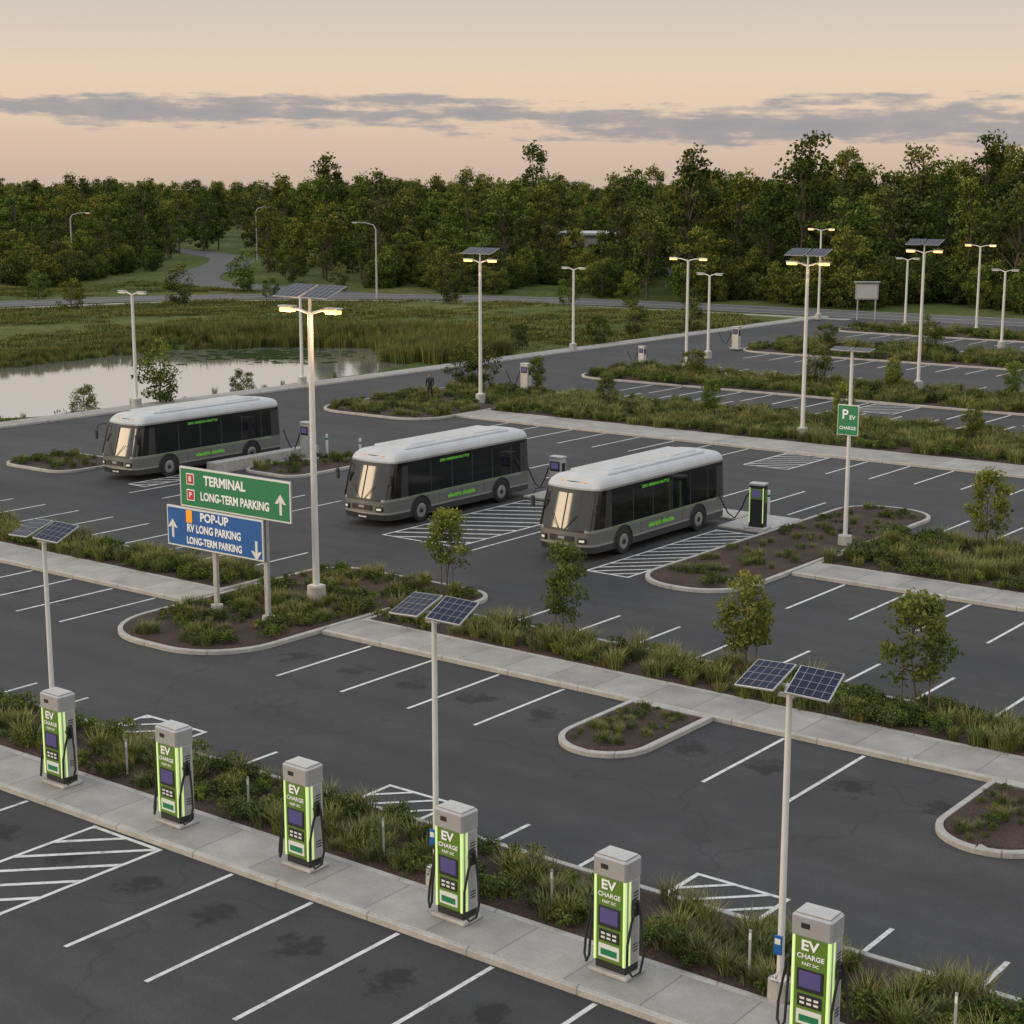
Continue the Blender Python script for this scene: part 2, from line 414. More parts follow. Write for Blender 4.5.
isL2=planter([(-58.6,54.5,1),(-54.8,54.5,1),(-54.8,60.3,1.3),(-58.6,60.3,1.3)])
b4=planter([(-62.3,78.31,0),(40,78.31,0),(40,87.6,0),(-62.3,87.6,0)])
b4l=planter([(-71.8,72.6,2.6),(-62.5,72.6,2.2),(-62.5,88.2,1.5),(-71.8,88.2,3)])
b5=planter([(-69.3,96.5,2.5),(40,96.5,0),(40,104.6,0),(-69.3,104.6,3)])
b6=planter([(-69.8,120,3),(40,120,0),(40,130,0),(-69.8,130,3)])
b7=planter([(-72,142,2.5),(40,142,0),(40,148,0),(-72,148,2.5)])
# ---------------------------------------------------------------- markings
mk=MB();Z=.009
def line(x0,x1,y0,y1): mk.poly([(x0,y0),(x1,y0),(x1,y1),(x0,y1)],Z,'paint')
def stripe(x,y0,y1,w=.1): line(x-w/2,x+w/2,y0,y1)
def hatch(x0,x1,y0,y1,step=.75,w=.12,sl=1.0):
    e=.1
    line(x0,x0+e,y0,y1);line(x1-e,x1,y0,y1);line(x0+e+.001,x1-e-.001,y0,y0+e);line(x0+e+.001,x1-e-.001,y1-e,y1)
    W=x1-x0;h=W*sl;y=y0-h
    while y<y1:
        pts=[(x0+e,y+sl*e),(x1-e,y+h-sl*e),(x1-e,y+h-sl*e+w*1.4),(x0+e,y+sl*e+w*1.4)]
        def clip(P,lo,sign):
            out=[]
            for i in range(len(P)):
                a=P[i-1];b=P[i];fa=(a[1]-lo)*sign>=0;fb=(b[1]-lo)*sign>=0
                if fa!=fb:
                    t=(lo-a[1])/(b[1]-a[1]);out.append((a[0]+(b[0]-a[0])*t,lo))
                if fb: out.append(b)
            return out
        q=clip(pts,y0+e,1)
        if len(q)>2:q=clip(q,y1-e,-1)
        if len(q)>2: mk.poly(q,Z+.003,'paint')
        y+=step
for i in range(-9,14):
    xx=-23.5+2.2*i
    if -27.5<xx<-25.6: continue
    if abs(xx+27.9)<.3: continue
    stripe(xx,17.3,21.38)
hatch(-27.75,-25.55,17.3,21.36,1.0,.12)
for xx in [-35.2,-28.05,-20.4,-18.25,-12,-9.8,-37.4,-39.6,-7.6]: stripe(xx,25.75,27.1)
hatch(-32.8,-30.5,25.78,27.1,.8,.1);hatch(-24.4,-22.4,25.78,27.1,.8,.1);hatch(-16.2,-14.1,25.78,27.1,.8,.1)
for xx in [-32.65,-30.2,-27.8,-25.55,-18.8,-16.65,-8.6,-6.4,-42.3,-44.5,-46.7,-48.9,-51.1,-53.3,-55.5,-57.7]: stripe(xx,31.6,35.5)
for i in range(12):
    stripe(-31+2.24*i,40.05,43.0)
for i in range(10): stripe(-43.2-2.24*i,40.05,43.6)
for i in range(14): stripe(-25+2.26*i,47,51.2)
for xx in (-58.2,-56,-53.8,-51.6,-49.4,-38.6): stripe(xx,47.6,52)
stripe(-47.4,56.6,60)
hatch(-33.3,-31.45,47.5,56.6,.8);hatch(-43.2,-39.4,47.7,57.0,.95,sl=.6)
hatch(-60,-58.8,49,54,.8)
for i in range(14): stripe(-26+2.25*i,60.05,64.4)
stripe(-32.5,61,64.4)
for i in range(26):
    xx=-58.4+2.25*i
    if -40.5<xx<-37.2: continue
    stripe(xx,71,75.5)
hatch(-40.4,-37.9,71,75.5,.9)
for i in range(9): stripe(-52.5+2.25*i,62.0,66.3)
def row(x0,n,y0,y1,skip=()):
    for i in range(n):
        if i in skip: continue
        stripe(x0+2.3*i,y0,y1,.12)
row(-60,30,87.7,91.9);row(-62,30,92.3,96.4,(8,9));hatch(-45.4,-42.4,92.4,96.4,1)
row(-64,30,104.7,109);row(-66,30,115.6,119.9);row(-66,30,130.1,134.4);row(-68,30,137.6,141.9);row(-68,30,148.1,152.3)
mk.obj('parking_markings',recalc=False)
# ---------------------------------------------------------------- vegetation meshes
def mesh_np(name,V,F,mats,mi,tint):
    me=bpy.data.meshes.new(name);me.from_pydata(V,[],F)
    for k in mats: me.materials.append(M[k])
    me.polygons.foreach_set('material_index',mi)
    a=me.attributes.new('tint','FLOAT','FACE');a.data.foreach_set('value',tint)
    me.update();return me
def leaves(rs,centers,radii,n,ls,tints,flat=.75,asp=.6):
    V=[];F=[];T=[]
    for c,r,t in zip(centers,radii,tints):
        m=max(4,int(n*(.7+.6*rs.rand())))
        d=rs.normal(size=(m,3));d/=np.linalg.norm(d,axis=1)[:,None];d*=(rs.rand(m,1)**.45)*r;d[:,2]*=flat
        P=np.array(c)+d
        u=rs.normal(size=(m,3));u/=np.linalg.norm(u,axis=1)[:,None]
        w=rs.normal(size=(m,3));w=np.cross(u,w);w/=np.linalg.norm(w,axis=1)[:,None]
        s=ls*(.6+.8*rs.rand(m,1))
        for a,uu,ww,ss,dd in zip(P,u,w,s[:,0],d):
            o=len(V);V+= [tuple(a-uu*ss*.5),tuple(a+ww*ss*.5*asp),tuple(a+uu*ss*.5),tuple(a-ww*ss*.5*asp)]
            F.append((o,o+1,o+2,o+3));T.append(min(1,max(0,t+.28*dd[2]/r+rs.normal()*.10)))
    return V,F,T
def tree(name,seed,h,cr,z0,ncl,nl,ls,tr,leafk,clr=(.09,.16),topb=.5,skew=.9):
    rs=np.random.RandomState(seed);mb=MB()
    pts=[];x=y=0
    for i in range(7):
        t=i/6;pts.append((x,y,h*.9*t));x+=rs.normal()*h*.012;y+=rs.normal()*h*.012
    mb.tube(pts,[tr*(1-.8*i/6) for i in range(7)],'bark',7)
    C=[];Rr=[];T=[]
    for i in range(ncl):
        t=rs.rand()**skew
        prof=math.sin(math.pi*(.12+.80*t))**.7*(1-.15*t)
        a=rs.rand()*2*math.pi;rr=cr*prof*math.sqrt(rs.rand()*.85+.15)*(.75+.4*rs.rand())
        z=z0+(h-z0)*t*.97
        C.append((rr*math.cos(a),rr*math.sin(a),z));Rr.append(h*(clr[0]+(clr[1]-clr[0])*rs.rand()))
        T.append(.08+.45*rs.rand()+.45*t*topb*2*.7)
    for c in C[::2]:
        k=min(5,int(max(1,(c[2]*.75)/(h*.9)*6)));b=pts[k]
        mid=((b[0]+c[0])/2,(b[1]+c[1])/2,(b[2]+c[2])/2+h*.02)
        mb.tube([b,mid,c],[tr*.3,tr*.2,tr*.07],'bark',5,False)
    V,F,T2=leaves(rs,C,Rr,nl,ls,T)
    o=len(mb.v);nf=len(mb.f)
    return mesh_np(name,mb.v+V,[list(f) for f in mb.f]+[tuple(o+i for i in f) for f in F],['bark',leafk],[0]*nf+[1]*len(F),[0.3]*nf+T2)
def blades(name,seed,n,h,spread,bw,k,lean=.5,hv=.5):
    rs=np.random.RandomState(seed);V=[];F=[];T=[]
    for i in range(n):
        a=rs.rand()*6.283;r=spread*math.sqrt(rs.rand())*.35;x,y=r*math.cos(a),r*math.sin(a)
        hh=h*(1-hv+hv*rs.rand());l=lean*hh*(.3+rs.rand());b=a+rs.normal()*.5;dx,dy=math.cos(b),math.sin(b)
        px,py=-dy*bw/2,dx*bw/2;o=len(V)
        V+=[(x-px,y-py,-.02),(x+px,y+py,-.02),(x+dx*l*.3+px*.8,y+dy*l*.3+py*.8,hh*.6),(x+dx*l*.3-px*.8,y+dy*l*.3-py*.8,hh*.6),(x+dx*l,y+dy*l,hh)]
        F+=[(o,o+1,o+2,o+3),(o+3,o+2,o+4)];t=rs.rand();T+=[t*.6,t*.6+.35]
    return mesh_np(name,V,F,[k],[0]*len(F),T)
def shrub(name,seed,k,r,n,ls,ncl=7):
    rs=np.random.RandomState(seed);C=[(rs.normal()*r*.45,rs.normal()*r*.45,r*(.35+.5*rs.rand())) for _ in range(ncl)]
    V,F,T=leaves(rs,C,[r*(.35+.25*rs.rand()) for _ in C],n,ls,[.2+.5*rs.rand() for _ in C])
    return mesh_np(name,V,F,[k],[0]*len(F),T)
def mkcol(name,meshes):
    c=bpy.data.collections.new(name)
    for i,me in enumerate(meshes):
        o=bpy.data.objects.new(me.name,me);c.objects.link(o)
    return c
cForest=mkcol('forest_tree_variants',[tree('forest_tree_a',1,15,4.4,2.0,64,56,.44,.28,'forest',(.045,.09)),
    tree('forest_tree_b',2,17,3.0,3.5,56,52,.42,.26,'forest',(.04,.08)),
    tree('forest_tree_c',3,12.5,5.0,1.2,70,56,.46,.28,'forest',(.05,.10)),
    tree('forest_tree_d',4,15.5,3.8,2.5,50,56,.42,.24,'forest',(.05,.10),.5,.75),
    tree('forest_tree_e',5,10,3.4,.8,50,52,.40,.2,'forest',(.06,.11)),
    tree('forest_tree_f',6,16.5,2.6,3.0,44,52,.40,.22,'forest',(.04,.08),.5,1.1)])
cGrass=mkcol('ornamental_grass_variants',[blades('ornamental_grass_a',1,90,.54,.7,.019,'ograss',.7),
    blades('ornamental_grass_b',2,80,.42,.8,.019,'ograss',.85),blades('ornamental_grass_c',3,100,.64,.55,.017,'ograss',.55)])
cShrub=mkcol('shrub_variants',[shrub('low_shrub_a',1,'shrub',.36,64,.065),shrub('low_shrub_b',2,'shrub',.30,56,.06),
    shrub('low_shrub_c',3,'shrub',.42,70,.07,8),shrub('low_shrub_d',4,'sapling',.28,56,.055)])
cReed=mkcol('reed_variants',[blades('reed_a',5,50,1.9,1.6,.06,'reed',.25,.4),blades('reed_b',6,50,1.6,1.8,.06,'reed',.3,.4)])
cField=mkcol('meadow_tuft_variants',[blades('meadow_tuft_a',8,40,.5,3.2,.06,'reed',.6),blades('meadow_tuft_b',9,40,.36,3.4,.06,'ograss',.7)])
cBush=mkcol('bush_variants',[tree('bush_a',11,3.2,1.5,.2,40,50,.17,.06,'forest',(.1,.18)),tree('bush_b',12,4,1.5,.3,45,50,.18,.06,'forest',(.09,.15))])
def scatter(name,pts,col,zfn=None):
    me=bpy.data.meshes.new(name);me.from_pydata([p[:3] for p in pts],[],[])
    for nm,i in (('rz',3),('sc',4)):
        a=me.attributes.new(nm,'FLOAT','POINT');a.data.foreach_set('value',[p[i] for p in pts])
    a=me.attributes.new('ix','INT','POINT');n=len(col.objects);a.data.foreach_set('value',[(R.randrange(n) if len(p)<6 else p[5]) for p in pts])
    o=bpy.data.objects.new(name,me);COL.objects.link(o)
    g=bpy.data.node_groups.new(name+'_scatter','GeometryNodeTree')
    g.interface.new_socket('Geometry',in_out='INPUT',socket_type='NodeSocketGeometry')
    g.interface.new_socket('Geometry',in_out='OUTPUT',socket_type='NodeSocketGeometry')
    I=g.nodes.new('NodeGroupInput');O=g.nodes.new('NodeGroupOutput')
    ip=g.nodes.new('GeometryNodeInstanceOnPoints');ci=g.nodes.new('GeometryNodeCollectionInfo')
    ci.inputs['Collection'].default_value=col;ci.inputs['Separate Children'].default_value=True;ci.inputs['Reset Children'].default_value=True
    ip.inputs['Pick Instance'].default_value=True
    def at(nm,t):
        n=g.nodes.new('GeometryNodeInputNamedAttribute');n.data_type=t;n.inputs['Name'].default_value=nm
        return n.outputs['Attribute']
    cx=g.nodes.new('ShaderNodeCombineXYZ');g.links.new(at('rz','FLOAT'),cx.inputs[2])
    g.links.new(I.outputs[0],ip.inputs['Points']);g.links.new(ci.outputs[0],ip.inputs['Instance'])
    g.links.new(cx.outputs[0],ip.inputs['Rotation']);g.links.new(at('sc','FLOAT'),ip.inputs['Scale'])
    g.links.new(at('ix','INT'),ip.inputs['Instance Index']);g.links.new(ip.outputs[0],O.inputs[0])
    md=o.modifiers.new('scatter','NODES');md.node_group=g
    return o
from mathutils import noise as mn
GP=[];SP=[]
def fillbed(I,dens,mixg=.5,x0=-200,x1=5,margin=.15,sc=1,bare=-.1):
    xs_=[p[0] for p in I];ys_=[p[1] for p in I];ax,bx,ay,by=max(min(xs_),x0),min(max(xs_),x1),min(ys_),max(ys_)
    n=int((bx-ax)*(by-ay)*dens)
    for _ in range(n):
        x=R.uniform(ax,bx);y=R.uniform(ay,by)
        if not inpoly(x,y,I) or pdist(x,y,I)<margin: continue
        q=mn.noise(Vector((x*.33,y*.5,3)));q2=mn.noise(Vector((x*.8,y*.9,9)))
        if q2<bare: continue
        s=sc*R.uniform(.55,1.2)
        if q+R.uniform(-.4,.4)>(.5-mixg): GP.append((x,y,.14,R.uniform(0,6.28),s))
        else: SP.append((x,y,.14,R.uniform(0,6.28),s))
fillbed(b1,11,.5,-46,-6,.18,.88,-.26)
fillbed(b2a,8,.5,-66,-40,.1,1,-.4)
fillbed(b2b,9,.6,-35,-9,.1,1,-.35)
fillbed(isl1,8,.45,margin=.25,sc=.8,bare=-.10)
fillbed(isr2,7,.3,margin=.15,sc=.45,bare=-.2);fillbed(isr3,7,.3,margin=.15,sc=.45,bare=-.2)
fillbed(isr1,4,.4,margin=.3,sc=.65,bare=-.02)
fillbed(b3,6,.65,-28,-12,.1,1.1,-.4)
fillbed(isL,4,.4,sc=.8);fillbed(isL2,5,.5,sc=.9)
fillbed(b4,4.5,.6,-64,-22,.1,1.2,-.35);fillbed(b4l,4,.5,sc=1,bare=-.2)
fillbed(b5,3,.55,-70,-27,.1,1.3,-.3);fillbed(b6,2,.5,-72,-32,.1,1.5,-.3);fillbed(b7,2,.5,-75,-36,.1,1.5,-.3)
scatter('ornamental_grass',GP,cGrass);scatter('low_shrubs',SP,cShrub)
RP=[];FP=[]
for _ in range(22000):
    x=R.uniform(-125,-81.8);y=R.uniform(45,118)
    ins=inpoly(x,y,PC);d=pdist(x,y,PC)*(-1 if ins else 1)
    endr=y>97;far_=x<-100
    if endr: ok=-1.5<d<8 and R.random()<.5
    elif far_: ok=-.3<d<2.2 and R.random()<.4
    else: ok=0<d<.9 and R.random()<.05
    if ok:
        z=gzz(x,y);RP.append((x,y,max(z,-.3),R.uniform(0,6.28),R.uniform(.6,1.0)*(.95 if endr else (.6 if far_ else .4))))
for _ in range(14000):
    x=R.uniform(-185,-81.6);y=R.uniform(45,158)
    if inpoly(x,y,PC) or pdist(x,y,PC)<1: continue
    if rdist(x,y,ROAD1)<8.5 or rdist(x,y,ROAD2)<5: continue
    if mn.noise(Vector((x*.08,y*.08,1)))+R.uniform(-.3,.3)<-.1: continue
    FP.append((x,y,gzz(x,y),R.uniform(0,6.28),R.uniform(.5,1.2)))
scatter('pond_reeds',RP,cReed);scatter('meadow_grass_tufts',FP,cField)
mb=MB()
for _ in range(300):
    x=R.gauss(-99,3);y=R.gauss(96,3)
    if not inpoly(x,y,PC): continue
    r=R.uniform(.15,.5);mb.poly([(x+r*math.cos(a*.785),y+r*math.sin(a*.785)) for a in range(8)],WZ+.005+R.random()*.006,'shrub')
mb.obj('lily_pads',recalc=False)
# distant woodland
FW=np.array([-.610,.792]);RT=np.array([.792,.610])
TP=[]
def fr(u):
    if u<-8: return 250+22*math.sin(u*.9)
    if u<4: return 216+12*math.sin(u*1.3)
    return 196+8*math.sin(u)
cells={}
for _ in range(4600):
    u=R.uniform(-22,22);az=rad(u);far=R.random()<.2
    D=R.uniform(320,800) if far else R.uniform(190,320)
    if D<fr(u)+R.uniform(0,14): continue
    p=FW*D*math.cos(az)+RT*D*math.sin(az)
    if rdist(p[0],p[1],ROAD2)<10 and D<330: continue
    if rdist(p[0],p[1],ROAD1)<9: continue
    ck=(int(p[0]//9),int(p[1]//9))
    if not far and any((p[0]-q[0])**2+(p[1]-q[1])**2<(26 if D<250 else 45) for dx in(-1,0,1) for dy in(-1,0,1) for q in cells.get((ck[0]+dx,ck[1]+dy),[])): continue
    cells.setdefault(ck,[]).append(p)
    nz=mn.noise(Vector((u*.45,D*.012,5)));nz2=mn.noise(Vector((u*1.7,D*.03,8)))
    if far: hh=11.5+2.0*nz+2*R.random()
    elif u<-8: hh=9.5+3.5*nz+4*nz2+R.uniform(-2,2.8)
    elif u<3.5: hh=11.0+4*nz+5*nz2+R.uniform(-3,3)
    else: hh=12.4+3*nz+5*nz2+R.uniform(-3,2.8)+min(1.6,(u-3.5)*.15)
    TP.append((p[0],p[1],-.3,R.uniform(0,6.28),max(.35,hh/14.4)))
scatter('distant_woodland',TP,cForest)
BP=[]
for _ in range(600):
    u=R.uniform(-19,19);az=rad(u);D=fr(u)+R.uniform(-3,8);p=FW*D*math.cos(az)+RT*D*math.sin(az)
    if rdist(p[0],p[1],ROAD2)<8 or rdist(p[0],p[1],ROAD1)<7: continue
    BP.append((p[0],p[1],-.1,R.uniform(0,6.28),R.uniform(.6,1.5)))
scatter('woodland_undergrowth',BP,cBush)
bm1=cBush.objects[0].data;bm2=cBush.objects[1].data
for (x,y,s,k) in [(-80.9,68.9,1.0,1),(-85,66.3,.62,0),(-84.2,79.1,.6,0),(-122,147,1.0,1),(-109,152,1.05,0),(-103,155,1.0,1),(-96,157,.9,0),(-150,116,1.1,0),(-144,126,1.2,1),(-168,125,1.1,0),
    (-158,149,1.3,1),(-166,166,1.3,0),(-150,158.5,.9,1),(-148,144,.8,0),(-81.5,118,.8,0),(-83,126,.8,1),(-82,134,.8,1),(-70.8,86.4,.75,1),(-69.2,94.4-8,.85,1),(-61,100,.7,0),(-55,126,.8,1),(-63,124,.75,0),(-52,101,.75,1),(-84,110,.7,0)]:
    place('young_tree' if k else 'bush',(bm2 if k else bm1),(x,y,.1 if x>-79 else gzz(x,y)),R.uniform(0,6),s)
def sapling(name,seed,h,cr):
    return tree(name,seed,h,cr,h*.26,46,70,.11,.03,'sapling',(.08,.125))
sm=[sapling('sapling_a',21,3.0,.74),sapling('sapling_b',22,3.1,.78),sapling('sapling_c',23,2.8,.72)]
st=MB()
for sx in(-.35,.35): st.cyl((sx,0,0),(sx,0,1.15),.022,.022,'stake',6)
st.tube([(-.35,0,1.05),(0,.03,1.02),(.35,0,1.05)],.012,'rubber',5)
so=st.obj('stakes',link=False).data
for i,(x,y,s) in enumerate([(-35.1,42.0,.92),(-28.2,39.2,.95),(-22.1,39.3,1.05),(-16.9,38.9,1.08),(-22.9,58.5,1.0),(-59.8,39.2,1.0),(-48.7,82,.85),(-41,83,.85),(-34,84,.8),(-56,82,.8),(-64.2,86,.8),(-46,100,.9),(-38,100,.9)]):
    e=empty('sapling_tree',(x,y,.14),R.uniform(-.3,.3))
    place('crown',sm[i%3],(0,0,0),R.uniform(0,6),s,e);place('stakes',so,(0,0,0),0,s,e)
# ---------------------------------------------------------------- solar panel helper
def panel(mb,c,w,d,tilt,yaw=0,lines=(5,3),roll=0):
    T0=mb.T.copy();mb.T=T0@Matrix.Translation(c)@Matrix.Rotation(yaw,4,'Z')@Matrix.Rotation(tilt,4,'X')@Matrix.Rotation(roll,4,'Y')
    mb.box((0,0,0),(w,d,.035),'silver',bev=.004);mb.box((0,0,.021),(w-.05,d-.05,.006),'pv')
    for i in range(1,lines[0]): mb.box((-w/2+w*i/lines[0],0,.0265),(.005 if w<1 else .010,d-.06,.003),'silver')
    for i in range(1,lines[1]): mb.box((0,-d/2+d*i/lines[1],.0262),(w-.06,.005,.002),'silver')
    mb.T=T0
def solar_post(h=5.45):
    mb=MB()
    mb.cyl((0,0,0),(0,0,.34),.21,.20,'conc',20);mb.box((0,0,.36),(.26,.26,.03),'steel_white',bev=.01)
    for a in range(4): mb.cyl((.09*(-1)**a,.09*(-1)**(a//2),.37),(.09*(-1)**a,.09*(-1)**(a//2),.42),.015,.015,'galv',6)
    mb.cyl((0,0,.37),(0,0,h-.1),.062,.05,'steel_white',16)
    mb.tube([(-.5,0,h),(.5,0,h)],.028,'steel_white',8);mb.box((0,0,h-.06),(.14,.14,.16),'steel_white',bev=.02)
    mb.box((-.05,.02,h-.18),(.3,.1,.06),'silver',bev=.01)
    panel(mb,(-.43,0,h+.10),.74,.78,rad(20),rad(-6),(5,4),rad(-4));panel(mb,(.43,0,h+.10),.74,.78,rad(20),rad(4),(5,4),rad(4))
    mb.box((-.02,-.085,.98),(.15,.03,.34),'signblue',bev=.008);mb.box((-.02,-.102,1.05),(.1,.004,.1),'label')
    return mb
m0=solar_post().obj('solar_light_post',link=False).data
for x,y in ((-31.6,23.3),(-19.8,23.3),(-12.25,23.25)): place('solar_light_post',m0,(x,y,.12),rad(4))
# ---------------------------------------------------------------- street lamps
def lamp(name,h,arms=2,lit=True,pv=True,al=.95,base=True,adir=0,loc=(0,0,0)):
    mb=MB();mb.T=Matrix.Rotation(adir,4,'Z')
    if base: mb.cyl((0,0,0),(0,0,.55),.32,.30,'conc',20)
    mb.box((0,0,.57 if base else .03),(.36,.36,.04),'steel_white',bev=.01)
    mb.cyl((0,0,.58 if base else .04),(0,0,h-.3),.115,.085,'steel_white',16)
    k='lampwarm' if lit else 'lampoff'
    for s in ([-1,1] if arms==2 else [1]):
        mb.tube([(0,0,h-.35),(s*al*.5,0,h-.22),(s*al*.8,0,h-.2)],[.045,.04,.035],'steel_white',8)
        mb.box((s*(al+.05),0,h-.15),(.66,.28,.07),'silver',bev=.03)
        mb.box((s*(al+.05),0,h-.25),(.54,.25,.13 if lit else .04),k,bev=.03)
    if pv:
        mb.cyl((0,0,h-.3),(0,0,h+.25),.05,.05,'steel_white',10);mb.tube([(-.6,0,h+.25),(.6,0,h+.25)],.03,'silver',6)
        panel(mb,(-.62,0,h+.36),1.1,1.0,rad(20),0,(5,4));panel(mb,(.62,0,h+.36),1.1,1.0,rad(20),0,(5,4))
    o=mb.obj('street_lamp');o.location=loc
    return o
LAMPS=[(-37.3,38.0,9.7,2,1,1,.95,.14),(-64.7,80.8,9.0,2,1,1,.9,.14),(-41.8,79.8,9.5,2,1,1,.9,.14),(-46.0,103.9,9.3,2,1,1,.9,.14),(-79.0,153.4,9.2,2,1,0,1.1,.1),
 (-66.9,147.5,6.8,2,0,0,.8,.1),(-59.7,147,8.2,2,1,0,1.1,.1),(-53.0,136.1,6.7,2,0,0,.8,.0),(-64.2,104.2,8.3,2,1,0,1.2,.14),(-68.3,114.1,6.8,2,0,0,.8,0),(-79.9,112.0,6.9,2,0,0,.8,.1),
 (-80.1,66.4,7.2,2,0,0,.85,.1),(-80.4,81.0,6.2,2,0,0,.8,.1)]
for (x,y,h,a,l,p,al,z) in LAMPS:
    lamp('street_lamp',h,a,bool(l),bool(p),al,True,0,(x,y,z))
def cobra(h,x,y,dirx,lit=True):
    mb=MB();mb.cyl((0,0,0),(0,0,h-.8),.13,.09,'galv',10)
    mb.tube([(0,0,h-.8),(dirx*.3,0,h-.25),(dirx*1.2,0,h),(dirx*2.2,0,h+.05)],[.08,.07,.06,.05],'galv',8)
    mb.box((dirx*2.5,0,h+.04),(.75,.3,.12),'silver',bev=.04);mb.box((dirx*2.5,0,h-.03),(.5,.2,.03),'lampwarm' if lit else 'lampoff')
    o=mb.obj('road_lamp');o.location=(x,y,0);o.rotation_euler=(0,0,rad(37))
cobra(9,-136,150.0,-1,False);cobra(9.5,-196,152,1);cobra(9.5,-222,213,1,False)
for (x,y,z) in ((-38.25,38.0,9.5),(-36.35,38.0,9.5),(-64.7,80.8,8.5),(-41.8,79.8,9.0)):
    l=bpy.data.lights.new('lamp_light','POINT');l.energy=110;l.color=(1,.6,.28);l.shadow_soft_size=.15
    lo=bpy.data.objects.new('street_lamp_light',l);lo.location=(x,y,z-.25);COL.objects.link(lo)
mb=MB();mb.cyl((0,0,0),(0,0,.35),.27,.26,'conc',20);mb.cyl((0,0,.35),(0,0,7.3),.085,.06,'steel_white',14)
mb.tube([(-.5,0,7.3),(.5,0,7.3)],.03,'steel_white',6);panel(mb,(-.42,0,7.38),.75,.5,rad(10),0,(4,2));panel(mb,(.42,0,7.38),.75,.5,rad(10),0,(4,2))
mb.box((0,-.13,4.75),(.86,.03,1.15),'label',bev=.01);mb.box((0,-.147,4.75),(.80,.01,1.09),'signgreen')
e=empty('parking_sign_post',(-27.7,56.6,.14));mb.obj('post_and_panel',e)
text('P',.5,(-.12,-.156,4.95),'textw',e);text('EV',.22,(.18,-.156,4.85),'textw',e);text('CHARGE',.17,(0,-.156,4.45),'textw',e)
# ---------------------------------------------------------------- directional sign
e=empty('direction_sign',(-37.65,35.05,.12))
mb=MB()
for x in(-1.15,1.15):
    mb.cyl((x,0,0),(x,0,.3),.2,.19,'conc',18);mb.box((x,0,2.3),(.18,.12,4.1 if x>0 else 3.9),'galv',bev=.015)
def board(cx,cz,w,h,k,y):
    mb.box((cx,y,cz),(w,.05,h),'galv',bev=.02);mb.box((cx,y-.032,cz),(w-.03,.012,h-.03),'label',bev=.004);mb.box((cx,y-.042,cz),(w-.13,.012,h-.13),k,bev=.004)
board(-.05,4.0,4.95,1.3,'signgreen',-.12);board(-.98,2.68,4.4,1.32,'signblue',-.14)
mb.box((-2.0,-.178,4.27),(.36,.012,.36),'textw',bev=.003);mb.box((-2.0,-.186,4.27),(.3,.012,.3),'red',bev=.003)
mb.box((-2.0,-.178,3.76),(.36,.012,.36),'textw',bev=.003);mb.box((-2.0,-.186,3.76),(.3,.012,.3),'red',bev=.003)
mb.box((-2.1,-.198,3.06),(.28,.012,.4),'amber',bev=.003)
def arrow(cx,cz,s,y,up=1):
    mb.box((cx,y,cz),(.11*s,.01,.55*s),'label')
    a=[(cx,y-.006,cz+up*.40*s),(cx-.26*s,y-.006,cz+up*.08*s),(cx-.12*s,y-.006,cz+up*.08*s),(cx,y-.006,cz+up*.2*s),(cx+.12*s,y-.006,cz+up*.08*s),(cx+.26*s,y-.006,cz+up*.08*s)]
    mb.add(a,[(0,1,2,3),(0,3,4,5)],'label')
arrow(2.0,3.85,.95,-.176);arrow(-2.88,2.55,.9,-.196);arrow(.92,2.4,.9,-.196,-1)
mb.obj('posts_and_boards',e)
text('TERMINAL',.42,(-.45,-.178,4.27),'textw',e,sx=.95,bold=.03);text('LONG-TERM PARKING',.37,(-.02,-.178,3.76),'textw',e,sx=.82,bold=.03)
text('B',.24,(-2.0,-.196,4.27),'textw',e);text('P',.24,(-2.0,-.196,3.76),'textw',e)
text('POP-UP',.38,(-.95,-.198,3.08),'textw',e,bold=.03);text('RV LONG PARKING',.35,(-.98,-.198,2.68),'textw',e,sx=.80,bold=.03);text('LONG-TERM PARKING',.32,(-.98,-.198,2.28),'textw',e,sx=.78,bold=.03)
mb=MB()
for x in(-.9,.9): mb.box((x,0,1.6),(.12,.12,3.2),'galv',bev=.01)
mb.box((0,0,2.9),(2.3,.14,1.6),'signgrey',bev=.03);mb.box((0,-.08,2.9),(2.0,.02,1.3),'cab');mb.box((0,0,3.85),(2.6,.5,.1),'galv',bev=.02)
o=mb.obj('information_board');o.location=(-75.0,156.0,.0);o.rotation_euler=(0,0,rad(37))
